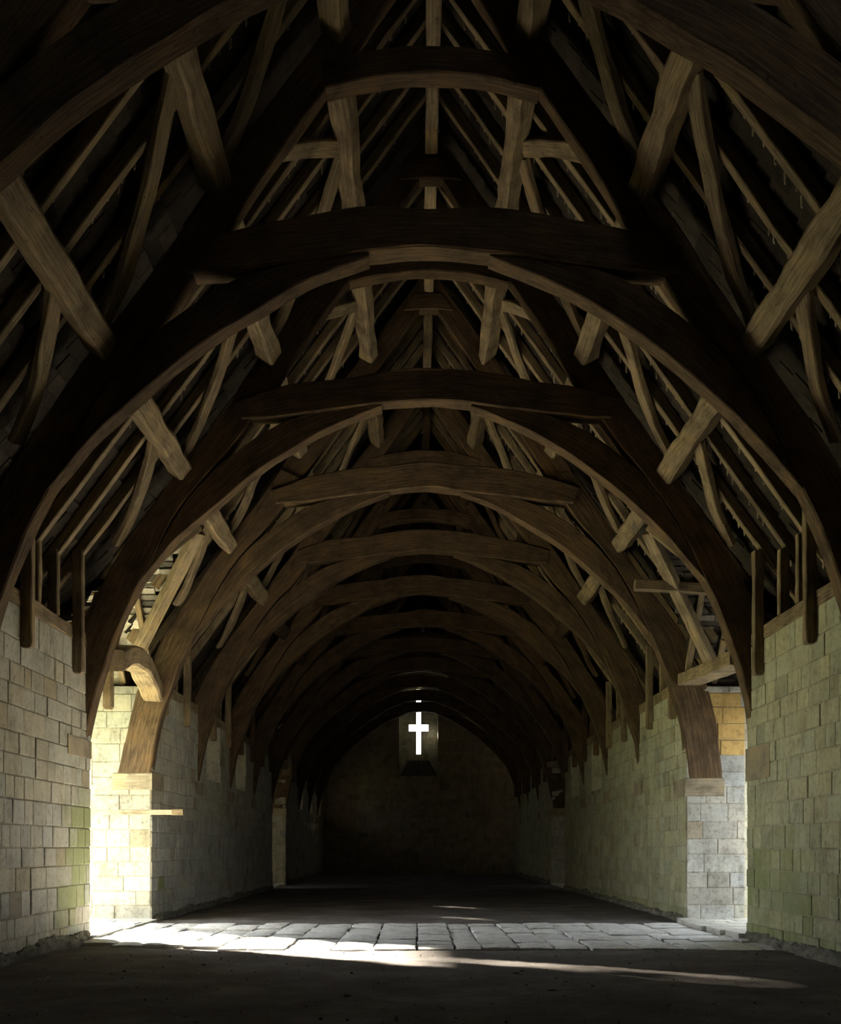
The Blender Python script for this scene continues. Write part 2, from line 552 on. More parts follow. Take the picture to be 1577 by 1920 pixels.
# far gable wall with the tall cross-shaped window in its recess
def gable_wall():
    mb = MB()
    y = GABLE
    rx0, rx1 = -0.92, 0.92
    cx = 0.0
    rb, rt = 3.45 + EYE, 7.78 + EYE
    top = lambda u: ZR_at(u) + EYE + 0.1
    M = MORTAR
    # wall face around the recess, as vertical strips up to the roof line
    xs = [-5.6, -4.6, -3, -2, rx0, 0, rx1, 2, 3, 4.6, 5.6]
    for a, b_ in zip(xs[:-1], xs[1:]):
        if a >= rx0 - 1e-6 and b_ <= rx1 + 1e-6:
            mb.add([(a, y, -0.1), (b_, y, -0.1), (b_, y, rb), (a, y, rb)], [(0, 1, 2, 3)], None, M)
            mb.add([(a, y, rt), (b_, y, rt), (b_, y, top(b_)), (a, y, top(a))], [(0, 1, 2, 3)], None, M)
        else:
            mb.add([(a, y, -0.1), (b_, y, -0.1), (b_, y, top(b_)), (a, y, top(a))], [(0, 1, 2, 3)], None, M)
    yb = y + 0.55                                     # back of the recess
    st = (0.46, 0.45, 0.38, 0)
    mb.quad((rx0, y, rb), (rx0, yb, rb), (rx0, yb, rt), (rx0, y, rt), st)
    mb.quad((rx1, y, rb), (rx1, yb, rb), (rx1, yb, rt), (rx1, y, rt), st)
    mb.quad((rx0, y, rt), (rx1, y, rt), (rx1, yb, rt), (rx0, yb, rt), st)
    mb.quad((rx0, y, rb), (rx1, y, rb), (rx1, yb, rb), (rx0, yb, rb), st)
    # panel with the cross cut through it (grid of cells, thickness 0.2)
    X = [rx0, -0.47, -0.11, 0.11, 0.47, rx1]
    Z = [rb, 4.55 + EYE, 5.66 + EYE, 5.99 + EYE, 7.70 + EYE, rt]
    for i in range(5):
        for j in range(5):
            hole = (i == 2 and 1 <= j <= 3) or (j == 2 and 1 <= i <= 3)
            if hole:
                continue
            mb.box((X[i], yb, Z[j]), (X[i + 1], yb + 0.22, Z[j + 1]), st)

    def clip(cu, cv, hu, hv):
        u = cu - 4.6
        if abs(u) + hu > 4.6: return False
        return cv + hv < ZR_at(u) + EYE - 0.05
    blocks(mb, (-4.6, y, 0), (1, 0, 0), (0, 0, 1), (0, -1, 0), 9.2, 11.2, 300, (0.40, 0.35, 0.27),
           [(4.6 + rx0, 4.6 + rx1, rb, rt)], (0.22, 0.29), (0.3, 0.6), None, clip)

    def cclip(cu, cv, hu, hv):
        x, z = cu + rx0, cv + rb
        if abs(x) < 0.11 + hu and 4.55 + EYE - hv < z < 7.70 + EYE + hv: return False
        if abs(x) < 0.47 + hu and 5.66 + EYE - hv < z < 5.99 + EYE + hv: return False
        return True
    blocks(mb, (rx0, yb, rb), (1, 0, 0), (0, 0, 1), (0, -1, 0), rx1 - rx0, rt - rb, 301, (0.46, 0.45, 0.38), None, (0.16, 0.22), (0.15, 0.3), None, cclip)
    o = mb.build('wall_far', STONE, None, False)
    tag(o, None, None, None, 'structure')
    # stepped dark sill under the cross
    mb = MB()
    n = 9
    for i in range(n):
        t0 = i / n; hw0 = 0.90 - 0.42 * t0
        z0 = rb - 0.0 + 0.78 * t0
        for k in range(5):
            a = -hw0 + 2 * hw0 * k / 5; b_ = -hw0 + 2 * hw0 * (k + 1) / 5
            mb.box((a + 0.005, y + 0.02 + 0.42 * t0 + R.uniform(0, .02), z0), (b_ - 0.005, yb - 0.012, z0 + 0.78 / n - 0.006), (0.13, 0.125, 0.115, 0.3 if i > 6 else 0))
    o = mb.build('window_1', SLATE, None, False)
    tag(o, None, None, None, 'structure')


gable_wall()

mb = MB()                                             # closed gable behind the lens
top = lambda u: ZR_at(u) + EYE + 0.1
xs = [-5.6, 0, 5.6]
for yy in (-1.2, -2.0):
    for a, b_ in zip(xs[:-1], xs[1:]):
        mb.add([(a, yy, -0.1), (b_, yy, -0.1), (b_, yy, top(b_)), (a, yy, top(a))], [(0, 1, 2, 3)], None, MORTAR)
blocks(mb, (-4.6, -1.2, 0), (1, 0, 0), (0, 0, 1), (0, 1, 0), 9.2, 4.0, 310, (0.22, 0.19, 0.15), None, (0.22, 0.29), (0.3, 0.6))
tag(mb.build('wall_back', STONE, None, False), None, None, None, 'structure')


# porches: side walls and gable around each doorway
def porch(side, k):
    a, b_ = OPEN[k]
    mid = (a + b_) / 2
    mb = MB()
    x0, x1 = 5.6 * side, 6.55 * side
    far = b_ + (0.22 if side > 0 else 0.0)
    zt = EYE + PR_TOP - PR_K * (b_ - a) / 2
    lo, hi = min(x0, x1), max(x0, x1)
    C = (0.52, 0.49, 0.38, 0)
    mb.box((lo, a - 0.7, -0.15), (hi, a, zt), C)
    mb.box((lo, far, -0.15), (hi, far + 0.7, zt), C)
    blocks(mb, (x0, far, 0), (side, 0, 0), (0, 0, 1), (0, -1, 0), 0.95, zt, 400 + k * 10 + side, (0.50, 0.47, 0.36), None)
    blocks(mb, (x0, a, 0), (side, 0, 0), (0, 0, 1), (0, 1, 0), 0.95, zt, 420 + k * 10 + side, (0.45, 0.43, 0.36), None)
    o = mb.build('wall_porch', STONE, None, False)
    tag(o, None, None, None, 'structure')
    # gable boarding above the doorway with a vertical vent slit
    mb = MB()
    xg = (6.42) * side
    zl = 3.62
    n = 22
    for i in range(n):
        y0 = a - 0.3 + (b_ - a + 0.6) * i / n; y1 = a - 0.3 + (b_ - a + 0.6) * (i + 1) / n
        ym = (y0 + y1) / 2
        zt_ = EYE + PR_TOP - PR_K * abs(ym - mid) + 0.12
        if zt_ < zl + 0.1: continue
        gap = side < 0 and k == 0 and abs(ym - 16.75) < 0.09
        if gap: continue
        mb.box((min(xg, xg + .04 * side), y0 + .003, zl), (max(xg, xg + .04 * side), y1 - .003, zt_), (0.25, 0.18, 0.11, 0))
    mb.box((min(xg - .06 * side, xg + .1 * side), a - 0.2, zl - 0.2), (max(xg - .06 * side, xg + .1 * side), b_ + 0.4, zl), (0.25, 0.18, 0.11, 0))
    o = mb.build('wall_porch_gable', OAK, None, False)
    tag(o, None, None, None, 'structure')
    # porch floor, a step above the nave
    mb = MB()
    r = random.Random(500 + k * 3 + side)
    mb.box((min(4.66 * side, 12 * side), a + 0.01, -0.2), (max(4.66 * side, 7.6 * side) if side > 0 else -4.66, far - 0.01, 0.02), (0.42, 0.40, 0.34, 0))
    y = a
    while y < far - 0.05:
        wd = min(r.uniform(0.28, 0.5), far - y)
        x = 4.56 + r.uniform(-.03, .03)
        while x < 7.4:
            l = r.uniform(0.3, 0.7)
            tn = r.gauss(1, .08)
            mb.box((min(x * side, (x + l) * side) + .006, y + .006, -0.1), (max(x * side, (x + l) * side) - .006, y + wd - .006, 0.055 + r.uniform(-.01, .01)), (0.60 * tn, 0.58 * tn, 0.52 * tn, 0.05))
            x += l
        y += wd
    o = mb.build('floor_porch', FLAGS, None, False)
    tag(o, None, None, None, 'structure')


for k in (0, 1):
    for s in (-1, 1):
        porch(s, k)

# closed boarded doors of the far pair of porches, a narrow gap added on the left to light its jamb
dn = 0
for s in (-1, 1):
    a, b_ = OPEN[1]
    mb = MB()
    x = 6.50 * s
    n = 13
    for i in range(n):
        y0 = a + (b_ - a) * i / n; y1 = a + (b_ - a) * (i + 1) / n
        if s < 0 and i == 0: y0 += 0.15
        mb.box((x - .025, y0 + .003, 0.06), (x + .025, y1 - .003, 3.45), (0.25, 0.18, 0.11, 0))
    for z in (0.5, 1.7, 2.9):
        mb.box((x - .06 * s - .02, a + .02, z), (x - .06 * s + .02, (a + b_) / 2 - .3, z + .16))
        mb.box((x - .06 * s - .02, (a + b_) / 2 + .3, z), (x - .06 * s + .02, b_ - .02, z + .16))
    dn += 1
    tag(mb.build('door_%d' % dn, OAK, None, False), None, None, None, 'structure')


# rough footing along the base of the walls
def footing(side, ya, yb, seed, prot=0.10, hgt=0.16):
    mb = MB()
    n = int((yb - ya) / 0.045)
    prof = 7
    pts = []; co = []
    for i in range(n + 1):
        y = ya + (yb - ya) * i / n
        e = min(1, i / 3, (n - i) / 3)
        pr = prot * (0.9 + 0.9 * noise.noise((y * 1.3, seed, 0))) * e
        hh = hgt * (1.0 + 0.7 * noise.noise((y * 0.9, seed, 5))) * (0.5 + 0.5 * e)
        for j in range(prof):
            t = j / (prof - 1)
            a = t * math.pi / 2
            px = pr * math.cos(a) + (0.04 * noise.noise((y * 7, t * 3, seed)) + 0.035 * noise.noise((y * 19, t * 6, seed))) * e
            pz = hh * math.sin(a) + (0.03 * noise.noise((y * 9, t * 4, seed + 9)) + 0.03 * noise.noise((y * 23, t * 5, seed + 9)))
            if j == 0: pz = -0.05
            if j == prof - 1: px = -0.03
            pts.append((side * (WALL - 0.004 - px), y, pz))
            tn = 0.8 + 0.5 * noise.noise((y * 4, t * 2, seed + 3))
            co.append((0.22 * tn, 0.21 * tn, 0.17 * tn, 0.25 + 0.4 * noise.noise((y * 1.2, 0, seed + 2))))
    fs = []
    for i in range(n):
        for j in range(prof - 1):
            q = (i * prof + j, (i + 1) * prof + j, (i + 1) * prof + j + 1, i * prof + j + 1)
            fs.append(q if side > 0 else q[::-1])
    mb.add(pts, fs, None, co)
    o = mb.build('baseboard_left' if side < 0 else 'baseboard_right', RUBBLE)
    tag(o, None, None, None, 'structure')


for s in (-1, 1):
    footing(s, 3.0, OPEN[0][0] - 0.02, 3 + s, 0.11, 0.13)
    footing(s, OPEN[0][1] + 0.03, OPEN[1][0], 7 + s, 0.09, 0.11)
    footing(s, OPEN[1][1], GABLE, 13 + s, 0.12, 0.15)


# ------------------------------------------------------------------ floor
def earth():
    mb = MB()
    xs = [-4.9 + 9.8 * i / 110 for i in range(111)]
    ys = []
    y = -1.3
    while y < GABLE + 0.1:
        ys.append(y); y += 0.09 if 5 < y < 20 else 0.3
    ys.append(GABLE + 0.1)
    pts = []
    for y in ys:
        for x in xs:
            z = 0.018 * noise.noise((x * 0.7, y * 0.7, 0)) + 0.012 * noise.noise((x * 2.9, y * 2.9, 4)) + 0.007 * noise.noise((x * 9, y * 9, 8))
            if OPEN[0][0] - 1.6 < y < OPEN[0][1] + 0.1: z -= 0.035
            pts.append((x, y, z))
    nx = len(xs)
    fs = [(j * nx + i, j * nx + i + 1, (j + 1) * nx + i + 1, (j + 1) * nx + i) for j in range(len(ys) - 1) for i in range(nx - 1)]
    mb.add(pts, fs)
    tag(mb.build('floor', EARTH), None, None, None, 'structure')


earth()


def paving():
    mb = MB()
    r = random.Random(77)
    x = -4.62
    while x < 4.62:
        wd = r.uniform(0.34, 0.62)
        y = 12.95 + 0.12 * math.sin(x * 1.3) + r.uniform(-0.12, 0.12)
        if x < -2.6: y += (-2.6 - x) * 0.42
        yend = 17.28 + r.uniform(-0.05, 0.05)
        while y < yend - 0.1:
            l = r.uniform(0.45, 1.25)
            if y + l > yend - 0.2: l = yend - y
            g = 0.010 + r.uniform(0, 0.012)
            zt = 0.014 + r.uniform(-0.014, 0.016)
            nx_, ny_ = 5, max(4, int(l / 0.12))
            pts = []; co = []
            tn = r.gauss(1, 0.07)
            sd = r.uniform(0, 99)
            for j in range(ny_ + 1):
                for i in range(nx_ + 1):
                    u = i / nx_; v = j / ny_
                    e = min(u, 1 - u) * wd; f_ = min(v, 1 - v) * l
                    edge = min(e, f_)
                    X = x + g + (wd - 2 * g) * u + 0.030 * noise.noise((u * 2, v * 4 * l, sd))
                    Y = y + g + (l - 2 * g) * v + 0.035 * noise.noise((u * 2, v * 4, sd + 7))
                    Z = zt + 0.012 * noise.noise((X * 3, Y * 3, sd)) - (0.014 if edge < 1e-6 else 0)
                    pts.append((min(max(X, -4.66), 4.66), Y, Z)); co.append((0.72 * tn, 0.72 * tn, 0.71 * tn, 0.0))
            m_ = nx_ + 1
            fs = [(j * m_ + i, j * m_ + i + 1, (j + 1) * m_ + i + 1, (j + 1) * m_ + i) for j in range(ny_) for i in range(nx_)]
            # skirt
            ring = [i for i in range(m_)] + [j * m_ + nx_ for j in range(1, ny_ + 1)] + [ny_ * m_ + i for i in range(nx_ - 1, -1, -1)] + [j * m_ for j in range(ny_ - 1, 0, -1)]
            b0 = len(pts)
            for q in ring:
                p = pts[q]; pts.append((p[0], p[1], -0.08)); co.append((0.3, 0.28, 0.25, 0))
            L_ = len(ring)
            for q in range(L_):
                fs.append((ring[(q + 1) % L_], ring[q], b0 + q, b0 + (q + 1) % L_))
            mb.add(pts, fs, None, co)
            y += l
        x += wd
    tag(mb.build('floor_paving', FLAGS), None, None, None, 'structure')
    # joint bed, stone kerbs at the two thresholds
    for s in (-1, 1):
        mb = MB()
        y = OPEN[0][0] + 0.02
        while y < OPEN[0][1] - 0.05:
            l = min(r.uniform(0.5, 0.9), OPEN[0][1] - 0.02 - y)
            xo = 4.50 - (0.02 if s < 0 else 0.16 * math.sin((y - 14.4) / 3.3 * math.pi)) + r.uniform(-.02, .02)
            mb.box((min(xo * s, 4.72 * s), y + .005, -.06), (max(xo * s, 4.72 * s), y + l - .005, 0.075 if s > 0 else 0.05), (0.50, 0.49, 0.45, 0.1))
            y += l
        tag(mb.build('trim_1' if s < 0 else 'trim_2', FLAGS, None, False), None, None, None, 'structure')


paving()

mb = MB()
rd = random.Random(5)
for q in range(420):
    x, y = rd.uniform(-4.3, 4.3), 6.2 + 6.4 * rd.random() ** 1.3
    a = rd.uniform(0, 3.14); l = rd.uniform(.008, .03) * (2.2 if rd.random() < .06 else 1); w_ = rd.uniform(.004, .016)
    c = rd.choice([(.05, .04, .03, 0), (.10, .085, .07, 0), (.22, .19, .14, 0), (.34, .31, .25, 0)])
    h = rd.uniform(.004, .016)
    z = 0.018 * noise.noise((x * 0.7, y * 0.7, 0)) + 0.012 * noise.noise((x * 2.9, y * 2.9, 4)) - 0.003
    D = Vector((math.cos(a), math.sin(a), 0)) * l; E_ = Vector((-math.sin(a), math.cos(a), 0)) * w_
    P = Vector((x, y, z))
    mb.add([P - D, P + E_, P + D, P - E_, P + Vector((0, 0, h + .004)) - D * .3, P + Vector((0, 0, h + .002)) + D * .4], [(0, 3, 4), (3, 2, 5), (3, 5, 4), (2, 1, 5), (1, 0, 4), (1, 4, 5)], None, c)
o = mb.build('floor_crumbs', RUBBLE, None, False)
tag(o, 'scattered crumbs of earth, stone and straw on the foreground floor', 'debris', None, 'stuff')

mb = MB()
mb.quad((-80, -60, -0.16), (-6.4, -60, -0.16), (-6.4, 110, -0.16), (-80, 110, -0.16))
tag(mb.build('ground_lawn', GRASS, None, False), None, None, None, 'structure')
mb = MB()
mb.quad((6.4, -60, -0.16), (80, -60, -0.16), (80, 110, -0.16), (6.4, 110, -0.16))
tag(mb.build('ground_yard', GRAVEL, None, False), None, None, None, 'structure')
mb = MB()
mb.quad((-6.4, -60, -0.2), (6.4, -60, -0.2), (6.4, 110, -0.2), (-6.4, 110, -0.2))
tag(mb.build('ground_base', GRAVEL, None, False), None, None, None, 'structure')


# ------------------------------------------------------------------ roof covering
def hole_main(u, z, y):
    for k, (a, b_) in enumerate(OPEN):
        if a - 0.2 < y < b_ + 0.2 and z < porch_z(y, k) + 0.09 and abs(u) > 2.5:
            return True
    return False


CA = 1 / math.sqrt(1 + K * K)                        # unit slope vector (du, dz) = (-CA, K*CA) going up
RD = 0.135                                           # rafter depth, square to the slope


def slate_roof(side):
    mb = MB()
    r = random.Random(600 + side)
    up = Vector((-side * CA, 0, K * CA))
    nr = Vector((side * K * CA, 0, CA))              # outward normal
    L = 5.72 / CA
    d = 0.0
    while d < L:
        y = 2.5 - r.uniform(0, .3)
        gauge = 0.17 if d < 2.4 else 0.22
        while y < GABLE:
            wd = r.uniform(0.16, 0.42)
            u = 5.72 - (d + 0.1) * CA
            z = ZR_at(u)
            if not hole_main(u, z, y + wd / 2) and u > 0:
                P = Vector((side * (5.72 - d * CA), y, ZR_at(5.72 - d * CA))) + nr * (RD + 0.02 + r.uniform(0, 0.012))
                P.x += LEAN * z; P.z += EYE
                th = r.uniform(0.018, 0.035)
                ln = gauge + 0.09
                tilt = 0.035
                a = P; b_ = P + Vector((0, wd - 0.006, 0))
                j0, j1 = r.uniform(-.02, .02), r.uniform(-.02, .02)
                c0, c1 = a + up * j0 + nr * (tilt), b_ + up * j1 + nr * (tilt)
                e0, e1 = a + up * ln, b_ + up * ln
                tn = max(.5, r.gauss(1, .22))
                mb.add([c0, c1, e1, e0, c0 - nr * th, c1 - nr * th, e1 - nr * th, e0 - nr * th],
                       [(0, 1, 2, 3), (7, 6, 5, 4), (0, 4, 5, 1), (0, 3, 7, 4), (1, 5, 6, 2)], None,
                       (0.034 * tn, 0.027 * tn, 0.019 * tn, 0))
            y += wd
        d += gauge
    # backing sheet added beyond the slates to keep the daylight out
    n = 40
    dy = 0.15
    y = -2.0
    while y < GABLE + 0.6:
        near = any(a - 0.4 < y < b_ + 0.4 for a, b_ in OPEN)
        st = dy if near else 0.9
        for i in range(n if near else 1):
            u0 = 5.75 - 5.75 * i / (n if near else 1); u1 = 5.75 - 5.75 * (i + 1) / (n if near else 1)
            um = (u0 + u1) / 2
            if near and hole_main(um, ZR_at(um), y + st / 2): continue
            def pt(u, yy):
                v = Vector((side * u, yy, ZR_at(u))) + nr * (RD + 0.11)
                v.x += LEAN * ZR_at(u); v.z += EYE
                return v
            mb.add([pt(u0, y), pt(u0, y + st), pt(u1, y + st), pt(u1, y)], [(0, 1, 2, 3)], None, (0.04, 0.035, 0.03, 0))
        y += st
    o = mb.build('ceiling', SLATE, None, False)
    tag(o, None, None, None, 'structure')


slate_roof(-1)
slate_roof(1)


def porch_roof(side, k):
    mb = MB()
    r = random.Random(700 + side + 10 * k)
    a, b_ = OPEN[k]
    mid = (a + b_) / 2
    ca = 1 / math.sqrt(1 + PR_K ** 2)
    for sl in (1, -1):                                # far and near slope
        nr = Vector((0, sl * PR_K * ca, ca)); up = Vector((0, -sl * ca, PR_K * ca))
        half = (b_ - a) / 2 + 0.35
        L = half / ca
        d = 0
        while d < L:
            gauge = 0.095 + r.uniform(0, .03)
            x = 3.2 - r.uniform(0, .3)
            yy = half - d * ca
            z = PR_TOP - PR_K * yy
            while x < 6.7:
                wd = r.uniform(0.18, 0.46)
                um = x + wd / 2
                if z + 0.12 > ZR_at(um + 0.13):
                    P = Vector((side * x, mid + sl * yy, z + EYE)) + nr * (0.10 + r.uniform(0, .01))
                    th = r.uniform(0.018, 0.04)
                    W = Vector((side * (wd - .008), 0, 0))
                    j0, j1 = r.uniform(-.035, .03), r.uniform(-.035, .03)
                    tl = r.uniform(.0, .06)
                    c0, c1 = P + nr * tl + up * j0, P + W + nr * (tl + r.uniform(-.012, .012)) + up * j1
                    e0, e1 = P + up * (gauge + .07), P + W + up * (gauge + .07)
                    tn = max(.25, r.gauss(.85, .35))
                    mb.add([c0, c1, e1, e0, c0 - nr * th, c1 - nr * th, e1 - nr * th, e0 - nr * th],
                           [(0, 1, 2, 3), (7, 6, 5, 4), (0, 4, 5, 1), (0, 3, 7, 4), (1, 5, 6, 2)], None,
                           (0.36 * tn, 0.33 * tn, 0.26 * tn, 0) if side < 0 else (0.13 * tn, 0.11 * tn, 0.085 * tn, 0))  # right porch slates coloured darker to stand in for weaker light there
                x += wd
            d += gauge
        # sheet added behind the porch slates to block daylight through their gaps
        n = 30
        for i in range(n):
            y0 = half * i / n; y1 = half * (i + 1) / n
            zz = PR_TOP - PR_K * (y0 + y1) / 2
            xin = max(3.0, (ZR - zz) / K - 0.15)
            def pt(x, h):
                v = Vector((side * x, mid + sl * h, PR_TOP - PR_K * h + EYE)) + nr * 0.19
                return v
            mb.add([pt(xin, y0), pt(6.75, y0), pt(6.75, y1), pt(xin, y1)], [(0, 1, 2, 3)], None, (0.04, 0.035, 0.03, 0))
    o = mb.build('ceiling_porch', SLATE, None, False)
    tag(o, None, None, None, 'structure')


for k in (0, 1):
    for s in (-1, 1):
        porch_roof(s, k)

# ------------------------------------------------------------------ trusses
BL_IN = [(4.60, 1.40), (4.48, 2.15), (4.31, 2.70), (4.09, 3.28), (3.90, 3.68), (3.47, 4.55), (3.07, 5.10), (2.70, 5.53), (2.34, 6.02), (2.12, 6.34)]
BL_OUT = [(5.17, 1.40), (5.03, 2.15), (4.88, 2.75), (4.68, 3.18), (4.40, 3.72), (4.00, 4.36), (3.64, 4.86), (3.24, 5.42), (2.80, 6.04), (2.48, 6.50)]
BR_IN = [(3.885, 3.70), (3.42, 4.25), (2.96, 4.68), (2.40, 5.14), (1.80, 5.54), (1.25, 5.84), (0.62, 6.09)]
BR_OUT = [(3.89, 3.72), (3.46, 4.53), (3.06, 5.08), (2.60, 5.48), (2.00, 5.86), (1.30, 6.06), (0.62, 6.13)]
CO_LO = [(-2.55, 5.90), (-2.0, 5.94), (-1.2, 6.05), (-0.6, 6.12), (0, 6.17), (0.6, 6.12), (1.2, 6.05), (2.0, 5.94), (2.55, 5.90)]
CO_UP = [(-2.62, 6.16), (-2.05, 6.36), (-1.2, 6.49), (-0.6, 6.56), (0, 6.60), (0.6, 6.56), (1.2, 6.49), (2.05, 6.36), (2.62, 6.16)]
PR_IN = [(2.24, 6.16), (1.68, 7.02), (1.07, 7.90), (0.50, 8.72), (0.10, 9.33)]
PR_OUT = [(2.56, 6.44), (1.98, 7.28), (1.34, 8.16), (0.68, 9.06), (0.03, 9.96)]
PAD = {2: ((1.24, 1.49), (0.93, 1.38)), 3: ((1.00, 1.29), (0.89, 1.20))}


def jig(pts, r, a):
    return [(p[0] + r.uniform(-a, a), p[1] + r.uniform(-a, a)) for p in pts]


def truss(i):
    y = TY[i]
    r = random.Random(900 + i)
    t = thing('roof_truss', 'oak cruck roof truss with arch braces and cambered collar, %s from the front' % ORD[i], 'roof truss',
              group='cruck trusses along the barn')
    t.location = (0, 0, 0)
    y0, y1 = y, y + 0.25
    for s in (-1, 1):
        mb = MB()
        bo = jig(BL_OUT, r, 0.03)
        bi = [BL_IN[0]] + BL_IN[1:4] + jig(BL_IN[4:], r, 0.008)
        pz = PAD.get(i, ((1.1, 1.37), (1.1, 1.37)))[0 if s < 0 else 1][1]
        bi[0] = (4.62, pz); bo[0] = (5.19, pz)
        planar(mb, bi, bo, y0, y1, s, 44, 0.02, 0.007, r)
        mb.build('cruck_blade', OAK, t)
        mb = MB()
        planar(mb, jig(BR_IN[:1], r, 0) + jig(BR_IN[1:-1], r, 0.015) + BR_IN[-1:], BR_OUT, y0 + 0.008, y1 - 0.008, s, 36, 0.012, 0.006, r)
        mb.build('arch_brace', OAK, t)
        mb = MB()
        planar(mb, PR_IN, PR_OUT, y0 + 0.03, y1 - 0.03, s, 24, 0.015, 0.006, r)
        mb.build('principal_rafter', OAK, t)
    mb = MB()
    planar(mb, jig(CO_LO, r, 0.008), jig(CO_UP, r, 0.03), y0 - 0.035, y1 - 0.015, 1, 36, 0.02, 0.008, r)
    mb.build('collar', OAK, t)
    mb = MB()
    c = r.uniform(-.03, .03)
    lo = [(-1.10, 7.82 + c), (-0.6, 7.93 + c), (0, 7.98 + c), (0.6, 7.93 + c), (1.10, 7.80 + c)]
    hi = [(-1.16, 8.10 + c), (-0.6, 8.22 + c), (0, 8.27 + c), (0.6, 8.22 + c), (1.16, 8.08 + c)]
    planar(mb, lo, hi, y0 + 0.01, y1 - 0.01, 1, 20, 0.015, 0.008, r)
    mb.build('upper_collar', OAK, t)
    mb = MB()
    planar(mb, [(-0.42, 9.22), (0, 9.25), (0.42, 9.22)], [(-0.22, 9.52), (0, 9.54), (0.22, 9.52)], y0 + 0.015, y1 - 0.015, 1, 10, 0.015, 0.006, r)
    mb.build('saddle', OAK, t)
    return t


for i in range(12):
    truss(i)

# pad blocks under the feet
for i in range(12):
    for s in (-1, 1):
        z0, z1 = PAD.get(i, ((1.1, 1.37), (1.1, 1.37)))[0 if s < 0 else 1]
        y = TY[i] + 0.12
        ya, yb = y - 0.42, y + 0.42
        if i == 2: ya, yb = 13.46, 14.44
        if i == 3: ya, yb = OPEN[0][1] - 0.035, 18.52
        if i == 7: ya, yb = 31.5, OPEN[1][0] + 0.02
        if i == 8: ya, yb = OPEN[1][1] - 0.035, 36.5
        mb = MB()
        rr = random.Random(40 + i * 2 + s)
        xi, xo = 4.572, 5.24
        yc = (ya + yb) / 2
        beam(mb, [Vector((s * xi, yc, (z0 + z1) / 2 + EYE)), Vector((s * (xi + xo) / 2, yc, (z0 + z1) / 2 + EYE)), Vector((s * xo, yc, (z0 + z1) / 2 + EYE))], yb - ya, z1 - z0, (0, 0, 1), 5, 0.014, 0.004, rr)
        o = mb.build('timber_pad', OAK_GREY)
        tag(o, 'squared timber pad block under the %s foot of the %s truss' % ('left' if s < 0 else 'right', ORD[i]), 'pad block', 'timber pads under the truss feet')

# ------------------------------------------------------------------ longitudinal timbers
TIER = [('lower', 3.50), ('middle', 2.32), ('upper', 1.14)]


def purlin_c(side, u, y, dn=0.0):
    """centre line point of a purlin tucked under the rafters"""
    nr = Vector((side * K * CA, 0, CA))
    z = ZR_at(u)
    P = xyz(side * u, z, y) - nr * (0.15 + dn)
    return P


bays = [(TY[i] + 0.24, TY[i + 1] + 0.01) for i in range(11)] + [(TY[11] + 0.24, GABLE + 0.02)]


def between(i):
    if i == 11: return 'beyond the twelfth truss'
    return 'between the %s and %s trusses' % (ORD[i], ORD[i + 1])


for i, (ya, yb) in enumerate(bays):
    for s in (-1, 1):
        sn = 'left' if s < 0 else 'right'
        nr = Vector((s * K * CA, 0, CA))
        for ti, (tn, u) in enumerate(TIER):
            rr = random.Random(3000 + i * 10 + ti * 3 + s)
            mb = MB()
            pts = []
            for q in range(4):
                y = ya + (yb - ya) * q / 3
                pts.append(purlin_c(s, u, y) + Vector((0, 0, rr.uniform(-.02, .02))) + nr * rr.uniform(-.015, .015))
            wdt = [0.27, 0.25, 0.22][ti]
            beam(mb, pts, wdt, 0.28, nr, 14, 0.03, 0.016, rr)
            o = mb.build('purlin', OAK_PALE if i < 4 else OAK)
            tag(o, 'thick hewn oak purlin, %s tier of the %s slope, %s' % (tn, sn, between(i)), 'purlin', 'purlins of the roof')
    rr = random.Random(3500 + i)
    mb = MB()
    pts = [xyz(0, 9.70 + rr.uniform(-.02, .02), ya - 0.1 + (yb - ya + 0.1) * q / 3) for q in range(4)]
    beam(mb, pts, 0.17, 0.30, (0, 0, 1), 8, 0.02, 0.008, rr)
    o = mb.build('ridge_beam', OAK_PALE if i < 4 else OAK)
    tag(o, 'oak ridge beam at the apex of the roof, %s' % between(i), 'ridge beam', 'ridge beams')


def roofpt(s, u, y, dn=0.06):
    nr = Vector((s * K * CA, 0, CA))
    return xyz(s * u, ZR_at(u), y) - nr * dn


def wind_brace(i, s, tier, end):
    """curved brace in the roof plane from a truss (end: 0 front truss, 1 rear truss) up to a purlin"""
    ya, yb = bays[i]
    us = [4.35, 3.50, 2.32, 1.14]
    lo, hi = us[tier], us[tier + 1]
    rr = random.Random(5000 + i * 20 + s * 3 + tier * 5 + end)
    if tier == 0 and i in (2, 7) and (s > 0 or i == 7 or end == 0): return
    if end == 0 and tier < 2: return
    span = [1.05, 1.55, 1.6][tier]
    yt = ya if end == 0 else yb
    sg = 1 if end == 0 else -1
    m = []
    for q in range(6):
        t = q / 5
        uu = (lo - 0.06) + (hi + 0.03 - lo + 0.06) * (t ** 0.85)
        yy = yt + sg * span * (0.0 + t) ** 1.25
        m.append(roofpt(s, uu, yy, 0.07 + rr.uniform(-.01, .01)))
    mb = MB()
    nr = Vector((s * K * CA, 0, CA))
    beam(mb, m, 0.20, 0.085, nr, 14, 0.012, 0.010, rr)
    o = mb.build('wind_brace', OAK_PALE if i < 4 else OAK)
    sn = 'left' if s < 0 else 'right'
    tr = ORD[i + end] + ' truss' if i + end < 12 else 'far wall'
    tag(o, 'curved %s wind brace running %s from the %s on the %s slope' % (TIER[tier][0], 'back' if end == 0 else 'forward', tr, sn), 'wind brace', 'curved wind braces')


for i in range(12):
    for s in (-1, 1):
        for tier in range(3):
            for end in (0, 1):
                wind_brace(i, s, tier, end)

